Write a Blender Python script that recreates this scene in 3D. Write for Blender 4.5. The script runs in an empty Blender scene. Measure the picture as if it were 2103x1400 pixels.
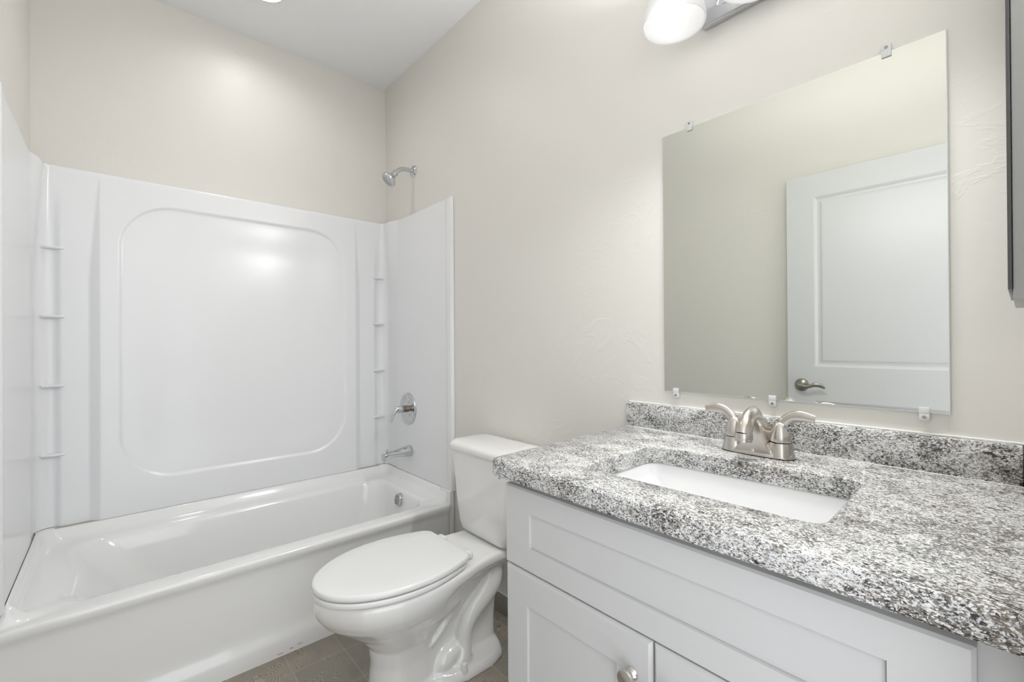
import bpy, bmesh, math, random
import numpy as np
from mathutils import Vector

C = bpy.context.scene.collection
SC = bpy.context.scene
random.seed(4)

# ------------------------------------------------------------------ camera
cam_d = bpy.data.cameras.new('camera')
cam = bpy.data.objects.new('camera', cam_d)
C.objects.link(cam)
YAW, PITCH, ROLL = math.radians(41.367), math.radians(0.201), math.radians(-0.365)
_fw = Vector((-math.cos(YAW), math.sin(YAW), 0)); _rt = Vector((math.sin(YAW), math.cos(YAW), 0)); _up = Vector((0, 0, 1))
fw = _fw * math.cos(PITCH) + _up * math.sin(PITCH)
up = _up * math.cos(PITCH) - _fw * math.sin(PITCH)
rt = _rt * math.cos(ROLL) + up * math.sin(ROLL)
up = up * math.cos(ROLL) - _rt * math.sin(ROLL)
from mathutils import Matrix
cam.matrix_world = Matrix(((rt.x, up.x, -fw.x, 2.6261), (rt.y, up.y, -fw.y, -1.2676),
                           (rt.z, up.z, -fw.z, 1.1801), (0, 0, 0, 1)))
cam_d.sensor_width = 36.0
cam_d.lens = 923.7 / 2103 * 36.0
cam_d.clip_start = 0.005
SC.camera = cam

# ------------------------------------------------------------------ world, exposure
w = bpy.data.worlds.new('world'); SC.world = w; w.use_nodes = True
w.node_tree.nodes['Background'].inputs[0].default_value = (0.96, 0.99, 1.03, 1)
w.node_tree.nodes['Background'].inputs[1].default_value = 2.2
SC.view_settings.view_transform = 'Standard'
SC.view_settings.look = 'None'
SC.view_settings.gamma = 1
SC.view_settings.use_curve_mapping = False
SC.view_settings.exposure = 0.07
BULB = 2.0
SPOT = 9.4
UPL = 10.0
DOWN = 62.0

# ------------------------------------------------------------------ room dimensions
LX, LY, H = 2.65, -1.524, 2.762

# ------------------------------------------------------------------ materials
def new_mat(name):
    m = bpy.data.materials.new(name); m.use_nodes = True
    nt = m.node_tree
    return m, nt, nt.nodes['Principled BSDF']

def pbr(name, col, rough=.5, metal=0.0, spec=.5, coat=0.0, bump=None, trans=0.0, ior=1.5):
    m, nt, p = new_mat(name)
    p.inputs['Base Color'].default_value = (*col, 1)
    p.inputs['Roughness'].default_value = rough
    p.inputs['Metallic'].default_value = metal
    p.inputs['Specular IOR Level'].default_value = spec
    p.inputs['Coat Weight'].default_value = coat
    p.inputs['Coat Roughness'].default_value = .05
    p.inputs['Transmission Weight'].default_value = trans
    p.inputs['IOR'].default_value = ior
    if bump:
        scale, strength, dist = bump
        tc = nt.nodes.new('ShaderNodeTexCoord'); n = nt.nodes.new('ShaderNodeTexNoise')
        n.inputs['Scale'].default_value = scale; n.inputs['Detail'].default_value = 5
        b = nt.nodes.new('ShaderNodeBump'); b.inputs['Strength'].default_value = strength; b.inputs['Distance'].default_value = dist
        nt.links.new(tc.outputs['Object'], n.inputs['Vector']); nt.links.new(n.outputs['Fac'], b.inputs['Height'])
        nt.links.new(b.outputs['Normal'], p.inputs['Normal'])
    return m

def ramp(nt, stops, interp='LINEAR'):
    r = nt.nodes.new('ShaderNodeValToRGB'); r.color_ramp.interpolation = interp
    els = r.color_ramp.elements
    while len(els) < len(stops): els.new(.5)
    for e, (p, c) in zip(els, stops):
        e.position = p; e.color = (*c, 1) if len(c) == 3 else c
    return r

def wall_mat(name, col, rough=.34):
    m, nt, p = new_mat(name)
    p.inputs['Base Color'].default_value = (*col, 1)
    p.inputs['Roughness'].default_value = rough
    p.inputs['Specular IOR Level'].default_value = .42
    tc = nt.nodes.new('ShaderNodeTexCoord')
    # hand-trowelled plaster: broad swells, and patchy raised ridges
    a = nt.nodes.new('ShaderNodeTexNoise'); a.inputs['Scale'].default_value = 3.5; a.inputs['Detail'].default_value = 3
    b = nt.nodes.new('ShaderNodeTexNoise'); b.inputs['Scale'].default_value = 9; b.inputs['Detail'].default_value = 7; b.inputs['Distortion'].default_value = 1.6
    rb = ramp(nt, [(.50, (0, 0, 0)), (.56, (1, 1, 1)), (.60, (.35, .35, .35)), (.8, (.2, .2, .2))])
    mk_ = nt.nodes.new('ShaderNodeTexNoise'); mk_.inputs['Scale'].default_value = 2.3
    rm = ramp(nt, [(.45, (0, 0, 0)), (.65, (1, 1, 1))])
    for n in (a, b, mk_): nt.links.new(tc.outputs['Object'], n.inputs['Vector'])
    nt.links.new(b.outputs['Fac'], rb.inputs['Fac']); nt.links.new(mk_.outputs['Fac'], rm.inputs['Fac'])
    mul = nt.nodes.new('ShaderNodeMath'); mul.operation = 'MULTIPLY'
    nt.links.new(rb.outputs['Color'], mul.inputs[0]); nt.links.new(rm.outputs['Color'], mul.inputs[1])
    b1 = nt.nodes.new('ShaderNodeBump'); b1.inputs['Strength'].default_value = .35; b1.inputs['Distance'].default_value = .004
    b2 = nt.nodes.new('ShaderNodeBump'); b2.inputs['Strength'].default_value = .19; b2.inputs['Distance'].default_value = .0022
    nt.links.new(a.outputs['Fac'], b1.inputs['Height']); nt.links.new(mul.outputs[0], b2.inputs['Height'])
    nt.links.new(b1.outputs['Normal'], b2.inputs['Normal']); nt.links.new(b2.outputs['Normal'], p.inputs['Normal'])
    return m

def granite_mat():
    m, nt, p = new_mat('speckled_granite')
    tc = nt.nodes.new('ShaderNodeTexCoord')
    mp = nt.nodes.new('ShaderNodeMapping'); mp.inputs['Rotation'].default_value = (.3, .2, .35); mp.inputs['Scale'].default_value = (.75, 1.0, 1.2)
    nt.links.new(tc.outputs['Object'], mp.inputs['Vector'])
    def noise(scale, detail, dist=0, rough=.6):
        n = nt.nodes.new('ShaderNodeTexNoise'); n.inputs['Scale'].default_value = scale
        n.inputs['Detail'].default_value = detail; n.inputs['Distortion'].default_value = dist; n.inputs['Roughness'].default_value = rough
        nt.links.new(mp.outputs['Vector'], n.inputs['Vector']); return n
    def mix(fac, a, b):
        x = nt.nodes.new('ShaderNodeMixRGB')
        nt.links.new(fac, x.inputs['Fac'])
        for s, v in (('Color1', a), ('Color2', b)):
            if isinstance(v, tuple): x.inputs[s].default_value = (*v, 1)
            else: nt.links.new(v, x.inputs[s])
        return x.outputs['Color']
    def add(a, b, f):
        x = nt.nodes.new('ShaderNodeMath'); x.operation = 'MULTIPLY_ADD'
        nt.links.new(b, x.inputs[0]); x.inputs[1].default_value = f; nt.links.new(a, x.inputs[2]); return x.outputs[0]
    nb = noise(125, 4, .4)
    base = ramp(nt, [(.34, (.46, .455, .45)), (.47, (.74, .735, .725)), (.65, (.87, .865, .85))]); nt.links.new(nb.outputs['Fac'], base.inputs['Fac'])
    patch = noise(20, 3, .6)
    # grey flecks
    ng = noise(340, 3, .5)
    g = ramp(nt, [(.625, (0, 0, 0)), (.70, (1, 1, 1))]); nt.links.new(add(ng.outputs['Fac'], patch.outputs['Fac'], .25), g.inputs['Fac'])
    c1 = mix(g.outputs['Color'], base.outputs['Color'], (.19, .188, .185))
    # tan and brown mica, commoner towards the right end of the slab
    nbr = noise(230, 3, .6)
    sx = nt.nodes.new('ShaderNodeSeparateXYZ'); nt.links.new(tc.outputs['Object'], sx.inputs[0])
    pb = noise(10, 3, .4)
    br = ramp(nt, [(.765, (0, 0, 0)), (.81, (1, 1, 1))])
    nt.links.new(add(add(nbr.outputs['Fac'], pb.outputs['Fac'], .35), sx.outputs['X'], .09), br.inputs['Fac'])
    c2 = mix(br.outputs['Color'], c1, (.20, .162, .125))
    # black flecks
    nk = noise(255, 4, .8, .65)
    k = ramp(nt, [(.715, (0, 0, 0)), (.76, (1, 1, 1))]); nt.links.new(add(nk.outputs['Fac'], patch.outputs['Fac'], .3), k.inputs['Fac'])
    c3 = mix(k.outputs['Color'], c2, (.03, .029, .03))
    # coarse dark mica at the right end
    nl = noise(62, 4, 1.2, .6)
    bl = ramp(nt, [(.665, (0, 0, 0)), (.70, (1, 1, 1))]); nt.links.new(add(nl.outputs['Fac'], sx.outputs['X'], .15), bl.inputs['Fac'])
    c3 = mix(bl.outputs['Color'], c3, (.055, .044, .036))
    nt.links.new(c3, p.inputs['Base Color'])
    p.inputs['Roughness'].default_value = .16
    return m

FLX, FLY = .132, .038
def floor_mat(name):
    m, nt, p = new_mat(name)
    tc = nt.nodes.new('ShaderNodeTexCoord')
    # worn plank-look tiles laid along the tub, carved with swirling grain
    br = nt.nodes.new('ShaderNodeTexBrick')
    mp = nt.nodes.new('ShaderNodeMapping'); mp.inputs['Location'].default_value = (FLX, FLY, 0); mp.inputs['Rotation'].default_value = (0, 0, math.radians(90))
    nt.links.new(tc.outputs['Object'], mp.inputs['Vector']); nt.links.new(mp.outputs['Vector'], br.inputs['Vector'])
    br.inputs['Scale'].default_value = 1.0; br.offset = 0.0
    br.inputs['Brick Width'].default_value = .185; br.inputs['Row Height'].default_value = .185
    br.inputs['Mortar Size'].default_value = .0016; br.inputs['Mortar Smooth'].default_value = .2; br.inputs['Bias'].default_value = 0
    br.inputs['Color1'].default_value = (.40, .345, .29, 1); br.inputs['Color2'].default_value = (.30, .295, .262, 1); br.inputs['Mortar'].default_value = (.46, .42, .37, 1)
    nz0 = nt.nodes.new('ShaderNodeTexNoise'); nz0.inputs['Scale'].default_value = 14; nz0.inputs['Detail'].default_value = 1.5
    nt.links.new(tc.outputs['Object'], nz0.inputs['Vector'])
    # contour lines of a smooth noise give the swirls
    mu = nt.nodes.new('ShaderNodeMath'); mu.operation = 'MULTIPLY'; mu.inputs[1].default_value = 150
    nt.links.new(nz0.outputs['Fac'], mu.inputs[0])
    si = nt.nodes.new('ShaderNodeMath'); si.operation = 'SINE'; nt.links.new(mu.outputs[0], si.inputs[0])
    r = ramp(nt, [(.02, (.50, .48, .46)), (.45, (1, 1, 1)), (1, (1.12, 1.12, 1.12))])
    mr = nt.nodes.new('ShaderNodeMapRange'); mr.inputs['From Min'].default_value = -1; nt.links.new(si.outputs[0], mr.inputs['Value']); nt.links.new(mr.outputs['Result'], r.inputs['Fac'])
    nz = nt.nodes.new('ShaderNodeTexNoise'); nz.inputs['Scale'].default_value = 9; nz.inputs['Detail'].default_value = 6
    nt.links.new(tc.outputs['Object'], nz.inputs['Vector'])
    rk = ramp(nt, [(.45, (0, 0, 0)), (.62, (1, 1, 1))]); nt.links.new(nz.outputs['Fac'], rk.inputs['Fac'])
    r2 = ramp(nt, [(.3, (.74, .76, .75)), (.7, (1.16, 1.12, 1.06))]); nt.links.new(nz.outputs['Fac'], r2.inputs['Fac'])
    x = nt.nodes.new('ShaderNodeMixRGB'); x.blend_type = 'MULTIPLY'
    nt.links.new(rk.outputs['Color'], x.inputs['Fac'])
    nt.links.new(br.outputs['Color'], x.inputs['Color1']); nt.links.new(r.outputs['Color'], x.inputs['Color2'])
    y = nt.nodes.new('ShaderNodeMixRGB'); y.blend_type = 'MULTIPLY'; y.inputs['Fac'].default_value = .9
    nt.links.new(x.outputs['Color'], y.inputs['Color1']); nt.links.new(r2.outputs['Color'], y.inputs['Color2'])
    nt.links.new(y.outputs['Color'], p.inputs['Base Color'])
    b = nt.nodes.new('ShaderNodeBump'); b.inputs['Strength'].default_value = .3; b.inputs['Distance'].default_value = .0008
    nt.links.new(mr.outputs['Result'], b.inputs['Height']); nt.links.new(b.outputs['Normal'], p.inputs['Normal'])
    p.inputs['Roughness'].default_value = .5
    return m

def emit_mat(name, col, strength):
    m, nt, p = new_mat(name)
    p.inputs['Base Color'].default_value = (.9, .9, .9, 1)
    p.inputs['Emission Color'].default_value = (*col, 1); p.inputs['Emission Strength'].default_value = strength
    return m

def frosted_mat():
    m = bpy.data.materials.new('frosted_glass'); m.use_nodes = True
    nt = m.node_tree; nt.nodes.clear()
    out = nt.nodes.new('ShaderNodeOutputMaterial')
    tr = nt.nodes.new('ShaderNodeBsdfTranslucent'); tr.inputs[0].default_value = (.66, .66, .66, 1)
    df = nt.nodes.new('ShaderNodeBsdfDiffuse'); df.inputs[0].default_value = (.80, .80, .80, 1)
    gl = nt.nodes.new('ShaderNodeBsdfGlossy'); gl.inputs['Roughness'].default_value = .25
    em = nt.nodes.new('ShaderNodeEmission'); em.inputs[0].default_value = (1, .99, .97, 1); em.inputs[1].default_value = .12
    m1 = nt.nodes.new('ShaderNodeMixShader'); m1.inputs[0].default_value = .72
    nt.links.new(tr.outputs[0], m1.inputs[1]); nt.links.new(df.outputs[0], m1.inputs[2])
    m2 = nt.nodes.new('ShaderNodeMixShader'); m2.inputs[0].default_value = .05
    nt.links.new(m1.outputs[0], m2.inputs[1]); nt.links.new(gl.outputs[0], m2.inputs[2])
    a = nt.nodes.new('ShaderNodeAddShader')
    nt.links.new(m2.outputs[0], a.inputs[0]); nt.links.new(em.outputs[0], a.inputs[1])
    nt.links.new(a.outputs[0], out.inputs[0])
    return m

M = {}
M['wall'] = wall_mat('beige_semi_gloss_paint', (.755, .732, .688), .40)
M['ceiling'] = pbr('flat_white_ceiling_paint', (.90, .90, .90), .6, bump=(60, .1, .001))
M['floor'] = floor_mat('grey_brown_carved_tile')
M['acrylic'] = pbr('glossy_white_acrylic', (.85, .853, .865), .23, spec=.5)
M['tub'] = pbr('glossy_white_enamel', (.86, .86, .855), .12, spec=.55, coat=.3)
M['china'] = pbr('white_vitreous_china', (.85, .845, .83), .07, spec=.6, coat=.4)
M['plastic'] = pbr('white_seat_plastic', (.83, .83, .82), .2)
M['cabinet'] = pbr('satin_white_cabinet_paint', (.62, .62, .62), .38)
M['doorpaint'] = pbr('white_door_paint', (.65, .65, .66), .35)
M['granite'] = granite_mat()
M['sink'] = pbr('white_sink_china', (.82, .82, .825), .08, spec=.6)
M['nickel'] = pbr('brushed_nickel', (.60, .57, .53), .25, 1.0)
M['darknickel'] = pbr('satin_nickel', (.36, .34, .31), .28, 1.0)
M['chrome'] = pbr('polished_chrome', (.62, .63, .65), .07, 1.0)
M['mirror'] = pbr('silvered_mirror', (.70, .715, .68), .0, 1.0)
M['edge'] = pbr('ground_glass_edge', (.80, .84, .82), .25)
M['darkedge'] = pbr('dark_mirror_edge', (.09, .092, .095), .3)
M['steel'] = pbr('grey_steel_case', (.42, .43, .42), .4)
M['clear'] = pbr('clear_plastic', (.93, .94, .94), .15, trans=.3, ior=1.3)
M['caulk'] = pbr('white_caulk', (.84, .84, .83), .5)
M['frosted'] = frosted_mat()
M['bulb'] = emit_mat('lit_bulb', (1, .985, .96), BULB)
M['lens'] = emit_mat('lit_downlight_lens', (1, .995, .985), DOWN)
M['black'] = pbr('black_rubber', (.02, .02, .02), .5)
M['hole'] = pbr('dark_slot', (.03, .03, .032), .6)
M['red'] = pbr('red_dot', (.6, .03, .03), .4)
M['blue'] = pbr('blue_dot', (.03, .2, .55), .4)
M['orange'] = pbr('orange_mark', (.75, .33, .1), .5)
M['smear'] = pbr('red_scuff', (.65, .22, .2), .5)
M['brass'] = pbr('brown_sleeve', (.30, .25, .20), .3, 1.0)
M['seam'] = pbr('grey_seam_sealant', (.42, .41, .36), .6)

# ------------------------------------------------------------------ mesh building
class B:
    def __init__(s): s.v = []; s.f = []; s.mi = []
    def add(s, verts, faces, mi=0):
        o = len(s.v); s.v += [tuple(map(float, p)) for p in verts]
        s.f += [tuple(i + o for i in f) for f in faces]; s.mi += [mi] * len(faces); return s
    def box(s, lo, hi, bev=0.0, seg=2, mi=0):
        bm = bmesh.new(); bmesh.ops.create_cube(bm, size=1)
        for v in bm.verts:
            for k in range(3): v.co[k] = lo[k] + (v.co[k] + .5) * (hi[k] - lo[k])
        if bev: bmesh.ops.bevel(bm, geom=bm.edges[:], offset=bev, segments=seg, profile=.5, affect='EDGES')
        bm.verts.index_update()
        s.add([v.co for v in bm.verts], [[v.index for v in f.verts] for f in bm.faces], mi); bm.free(); return s
    def loft(s, rings, cap0=True, cap1=True, mi=0, closed=True):
        n = len(rings[0]); V = [p for r in rings for p in r]; F = []
        for i in range(len(rings) - 1):
            for j in range(n if closed else n - 1):
                k = (j + 1) % n
                F.append((i * n + j, i * n + k, (i + 1) * n + k, (i + 1) * n + j))
        if cap0: F.append(tuple(reversed(range(n))))
        if cap1: F.append(tuple(range((len(rings) - 1) * n, len(rings) * n)))
        return s.add(V, F, mi)
    def lathe(s, prof, org, axis, n=40, mi=0, cap0=True, cap1=True, sx=1.0, side=None):
        a = Vector(axis).normalized()
        u = Vector(side).normalized() if side else (a.cross(Vector((0, 0, 1))) if abs(a.z) < .9 else a.cross(Vector((1, 0, 0)))).normalized()
        w_ = a.cross(u); o = Vector(org)
        rings = [[o + a * h + (u * math.cos(2 * math.pi * k / n) * sx + w_ * math.sin(2 * math.pi * k / n)) * max(r, 1e-5) for k in range(n)] for r, h in prof]
        return s.loft(rings, cap0, cap1, mi)
    def tube(s, pts, rad, n=20, mi=0, smooth=6, ref=(0, 0, 1), rnd=0):
        """pts control points, rad list of (ru, rv) or r; catmull-rom smoothed"""
        P = [np.array(p, float) for p in pts]; R = [np.array(r if isinstance(r, (tuple, list)) else (r, r), float) for r in rad]
        def cr(A, i, t):
            p0, p1, p2, p3 = A[max(i - 1, 0)], A[i], A[i + 1], A[min(i + 2, len(A) - 1)]
            return .5 * ((2 * p1) + (-p0 + p2) * t + (2 * p0 - 5 * p1 + 4 * p2 - p3) * t * t + (-p0 + 3 * p1 - 3 * p2 + p3) * t ** 3)
        Q, S = [], []
        for i in range(len(P) - 1):
            for k in range(smooth):
                Q.append(cr(P, i, k / smooth)); S.append(cr(R, i, k / smooth))
        Q.append(P[-1]); S.append(R[-1])
        rings = []; refv = Vector(ref)
        for i, q in enumerate(Q):
            d = Vector(Q[min(i + 1, len(Q) - 1)] - Q[max(i - 1, 0)]).normalized()
            u = d.cross(refv)
            if u.length < 1e-4: u = d.cross(Vector((1, 0, 0)))
            u.normalize(); v = u.cross(d).normalized()
            rings.append([Vector(q) + u * math.cos(2 * math.pi * k / n) * S[i][0] + v * math.sin(2 * math.pi * k / n) * S[i][1] for k in range(n)])
        if rnd:
            for end in (0, -1):
                r0 = rings[end]; c = sum(r0, Vector()) / n
                d = Vector(Q[0] - Q[1]) if end == 0 else Vector(Q[-1] - Q[-2])
                d.normalize(); rr = (r0[0] - c).length * rnd
                ex = [[c + (p - c) * math.cos(a) + d * rr * math.sin(a) for p in r0] for a in (.4, .8, 1.15, 1.45)]
                rings = list(reversed(ex)) + rings if end == 0 else rings + ex
        return s.loft(rings, True, True, mi)
    def slab(s, O, U, V, N, w_, h, t, holes=(), rings=(), bev=.002, mi=0):
        """panel slab: front face in U,V with nested moulded holes, thickness t behind; rings = [(inset, depth)...]"""
        O, U, V, N = Vector(O), Vector(U).normalized(), Vector(V).normalized(), Vector(N).normalized()
        P = lambda a, b, d: O + U * a + V * b + N * d
        us = sorted({bev, w_ - bev, *[x for q in holes for x in (q[0], q[1])]}); vs = sorted({bev, h - bev, *[x for q in holes for x in (q[2], q[3])]})
        for i in range(len(us) - 1):
            for j in range(len(vs) - 1):
                c = ((us[i] + us[i + 1]) / 2, (vs[j] + vs[j + 1]) / 2)
                if any(q[0] < c[0] < q[1] and q[2] < c[1] < q[3] for q in holes): continue
                s.add([P(us[i], vs[j], 0), P(us[i + 1], vs[j], 0), P(us[i + 1], vs[j + 1], 0), P(us[i], vs[j + 1], 0)], [(0, 1, 2, 3)], mi)
        for q in holes:
            rr = [[P(q[0] + a, q[2] + a, d), P(q[1] - a, q[2] + a, d), P(q[1] - a, q[3] - a, d), P(q[0] + a, q[3] - a, d)] for a, d in ((0, 0), *rings)]
            s.loft(rr, False, True, mi)
        e = [[P(a, b, d) for a, b in ((i, i), (w_ - i, i), (w_ - i, h - i), (i, h - i))] for i, d in ((bev, 0), (0, -bev), (0, -t))]
        s.loft(list(reversed(e)), True, False, mi)
        return s

def rootloc(o):
    p = Vector((0, 0, 0))
    while o is not None: p += o.location; o = o.parent
    return p

def mk(name, b, mats, parent=None, org=None, smooth=True, angle=35, weld=1e-5):
    base = rootloc(parent) if parent else Vector(org or (0, 0, 0))
    me = bpy.data.meshes.new(name)
    me.from_pydata([(x - base.x, y - base.y, z - base.z) for x, y, z in b.v], [], b.f)
    for m in (mats if isinstance(mats, (list, tuple)) else [mats]): me.materials.append(m)
    me.polygons.foreach_set('material_index', b.mi)
    bm = bmesh.new(); bm.from_mesh(me)
    bmesh.ops.remove_doubles(bm, verts=bm.verts, dist=weld)
    bmesh.ops.recalc_face_normals(bm, faces=bm.faces)
    bm.to_mesh(me); bm.free()
    if smooth:
        me.polygons.foreach_set('use_smooth', [True] * len(me.polygons))
        me.set_sharp_from_angle(angle=math.radians(angle))
    me.update()
    o = bpy.data.objects.new(name, me); C.objects.link(o)
    if parent: o.parent = parent
    else: o.location = base
    return o

def tag(o, label, cat, group=None):
    o['label'] = label; o['category'] = cat
    if group: o['group'] = group
    return o

def thing(name, label, cat, loc, group=None):
    o = bpy.data.objects.new(name, None); C.objects.link(o); o.location = loc; o.empty_display_size = .05
    return tag(o, label, cat, group)

def struct(name, b, m, **k):
    o = mk(name, b, m, **k); o['kind'] = 'structure'; return o

def rrect(x0, x1, y0, y1, r, z, n=10):
    """rounded rectangle ring, counter-clockwise, 4*(n+1) points; r scalar or 4 radii (x1y1, x0y1, x0y0, x1y0)"""
    rr = r if isinstance(r, (tuple, list)) else (r,) * 4
    out = []
    for (cx, cy, a0), q in zip(((x1, y1, 0), (x0, y1, 90), (x0, y0, 180), (x1, y0, 270)), rr):
        sx = -1 if cx == x1 else 1; sy = -1 if cy == y1 else 1
        for k in range(n + 1):
            a = math.radians(a0 + 90 * k / n)
            out.append((cx + sx * q + q * math.cos(a), cy + sy * q + q * math.sin(a), z))
    return out

def sstep(a, b, x):
    t = np.clip((x - a) / (b - a), 0, 1); return t * t * (3 - 2 * t)

# ------------------------------------------------------------------ room shell
T = .11
struct('floor', B().box((-T, LY - T, -.10), (LX + T, T, 0)), M['floor'], smooth=False)
DLX, DLY = .405, -.765
def ceiling():
    n = 48; X0, X1, Y0, Y1 = -T, LX + T, LY - T, T
    circ = [(DLX + .0705 * math.cos(2 * math.pi * k / n), DLY + .0705 * math.sin(2 * math.pi * k / n)) for k in range(n)]
    def sq(k):   # same ray, out to the slab edge
        c, s_ = math.cos(2 * math.pi * k / n), math.sin(2 * math.pi * k / n)
        t = min(((X1 if c > 0 else X0) - DLX) / c if abs(c) > 1e-9 else 9, ((Y1 if s_ > 0 else Y0) - DLY) / s_ if abs(s_) > 1e-9 else 9)
        return (DLX + c * t, DLY + s_ * t)
    outer = [sq(k) for k in range(n)]
    b = B().loft([[(x, y, H) for x, y in outer], [(x, y, H) for x, y in circ], [(x, y, H + .1) for x, y in circ], [(x, y, H + .1) for x, y in outer]], False, False)
    for cx, cy in ((X0, Y0), (X0, Y1), (X1, Y0), (X1, Y1)):   # fill the slab corners
        near = sorted(outer, key=lambda p: (p[0] - cx) ** 2 + (p[1] - cy) ** 2)
        a = min((p for p in outer if abs(p[0] - cx) < 1e-6), key=lambda p: abs(p[1] - cy)); d = min((p for p in outer if abs(p[1] - cy) < 1e-6), key=lambda p: abs(p[0] - cx))
        for z in (H, H + .1): b.add([(cx, cy, z), (a[0], a[1], z), (d[0], d[1], z)], [(0, 1, 2)])
    return b
struct('ceiling', ceiling(), M['ceiling'], smooth=False)
struct('wall_back', B().box((-T, LY, 0), (0, 0, H)), M['wall'], smooth=False)
struct('wall_right', B().box((-T, 0, 0), (LX + T, T, H)), M['wall'], smooth=False)
struct('wall_left', B().box((-T, LY - T, 0), (LX + T, LY, H)), M['wall'], smooth=False)
DW0, DW1, DH = -1.49, -.685, 2.06
wf = B().box((LX, DW1, 0), (LX + T, 0, H)).box((LX, LY, 0), (LX + T, DW0, H)).box((LX, DW0, DH), (LX + T, DW1, H))
struct('wall_front', wf, M['wall'], smooth=False)
bb = B().box((.765, -.010, 0), (1.79, 0, .085), .002)
struct('baseboard_right', bb, M['floor'])
struct('trim_1', B().box((.765, -.009, .085), (1.79, 0, .090), .002), M['caulk'])
bb = B().box((.775, LY, 0), (2.64, LY + .010, .085), .002)
struct('baseboard_left', bb, M['floor'])

# ------------------------------------------------------------------ tub surround (moulded three-wall panel)
def surround():
    off, R = .012, .050
    y0, y1, xf, xl = LY + off, -off, .752, .775
    pts = []   # (x, y, nx, ny, tag, coord)
    def lin(a, b, n): return np.linspace(a, b, n)
    for x in np.concatenate([lin(xl, xl - .062, 10), lin(xl - .067, off + R, 50)]): pts.append((x, y0, 0, 1, 'L', x))
    for a in lin(0, 90, 16)[1:-1]:
        t = math.radians(a); pts.append((off + R - R * math.sin(t), y0 + R - R * math.cos(t), math.sin(t), math.cos(t), 'CL', a))
    for y in lin(y0 + R, y1 - R, 360): pts.append((off, y, 1, 0, 'B', y))
    for a in lin(0, 90, 16)[1:-1]:
        t = math.radians(a); pts.append((off + R - R * math.cos(t), y1 - R + R * math.sin(t), math.cos(t), -math.sin(t), 'CR', a))
    for x in np.concatenate([lin(off + R, .685, 50), lin(.69, xf, 10)]): pts.append((x, y1, 0, -1, 'R', x))
    zs = np.concatenate([lin(.4425, 1.86, 250), lin(1.865, 1.898, 8), [1.904, 1.909, 1.911, 1.911]])
    rcut = np.concatenate([np.zeros(258), [.0015, .004, .007, .011]])
    P = np.array([p[:4] for p in pts]); tags = [p[4] for p in pts]; co = np.array([p[5] for p in pts])
    Z, Yc = np.meshgrid(zs, co, indexing='ij')
    Dp = np.zeros_like(Z)
    isb = np.array([t == 'B' for t in tags])[None, :].repeat(len(zs), 0)
    y = Yc
    # central rounded recess
    cy, hz = -.765, .62
    qx = np.abs(y - cy) - (.49 - .20); qz = np.abs(Z - 1.195) - (.612 - .20)
    sd = np.hypot(np.maximum(qx, 0), np.maximum(qz, 0)) + np.minimum(np.maximum(qx, qz), 0) - .20
    rec = .009 * sstep(0.0, -.19, sd) + .0065 * sstep(.003, -.008, sd)
    # corner columns (swell out from nothing at the top)
    rampz = np.clip((1.89 - Z) / .42, 0, 1) ** .8
    fac = np.maximum(1e-4, .034 * rampz)
    colr = np.clip((y + .215) / fac, 0, 1); coll = np.clip((-1.318 - y) / fac, 0, 1)
    col = -(colr + coll) * .020 * rampz
    # niche between the column ridge and the corner
    nich = (sstep(-.096, -.064, y) + sstep(LY + .090, LY + .064, y)) * .013 * np.clip((1.86 - Z) / .30, 0, 1)
    db = .034 - rec + col - nich
    edge = sstep(-.06, -.088, y) * sstep(LY + .06, LY + .088, y)
    Dp = np.where(isb, db, Dp)
    # end panels: slim, a thicker roll at the front edge
    isend = np.array([t in 'LR' for t in tags])[None, :].repeat(len(zs), 0)
    tlft = np.array([t == 'L' for t in tags])[None, :]
    fe = np.where(tlft, xl - xf, 0)
    de = .006 * sstep(.70, .722, Yc - fe) + .004 + (-.004 + .030 * (1 - rampz)) * sstep(.20, .09, Yc)
    Dp = np.where(isend, de, Dp)
    isc = np.array([t in ('CL', 'CR') for t in tags])[None, :].repeat(len(zs), 0)
    dcorn = .004 + (0 - .004) * 0
    dcl = .034 + .0 * Z - .020 * rampz - .013 * np.clip((1.86 - Z) / .30, 0, 1)
    dcr = .030 * (1 - rampz)
    isl = np.array([t == 'CL' for t in tags])[None, :]; wa = np.where(isl, Yc, 90 - Yc) / 90.0   # 0 at the end wall, 1 at the back wall for CL; mirrored for CR
    wa = np.where(isl, Yc / 90.0, 1 - Yc / 90.0)
    wb = np.where(isl, wa, np.where(isc, Yc / 90.0, 0)); wb = np.where(isl, Yc / 90.0, 1 - wb)
    Dp = np.where(isc, dcr * (1 - wb) + dcl * wb, Dp)
    # blend the back panel value into the corner over the last centimetre
    b_end = (sstep(-.097, -.087, y) + sstep(LY + .097, LY + .087, y))
    Dp = np.where(isb, Dp * (1 - b_end) + .004 * b_end, Dp) if False else Dp
    D = Dp - rcut[:, None]
    X = P[:, 0][None, :] + P[:, 2][None, :] * D; Y = P[:, 1][None, :] + P[:, 3][None, :] * D
    Zg = Z
    nz, ns = X.shape
    V = np.stack([X, Y, Zg], -1)
    # wrap a rim back to the wall all round
    def back(row, k):  # push to the wall plane
        return row - np.stack([P[:, 2], P[:, 3], np.zeros(ns)], -1) * k
    top = V[-1].copy(); bot = V[0].copy()
    wallline = np.stack([P[:, 0] - P[:, 2] * (off - .001), P[:, 1] - P[:, 3] * (off - .001)], -1)
    topb = np.concatenate([wallline, np.full((ns, 1), 1.911)], 1); botb = np.concatenate([wallline, np.full((ns, 1), .4425)], 1)
    b = B()
    allr = np.concatenate([botb[None], V, topb[None]], 0)
    n2 = allr.shape[0]
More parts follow.
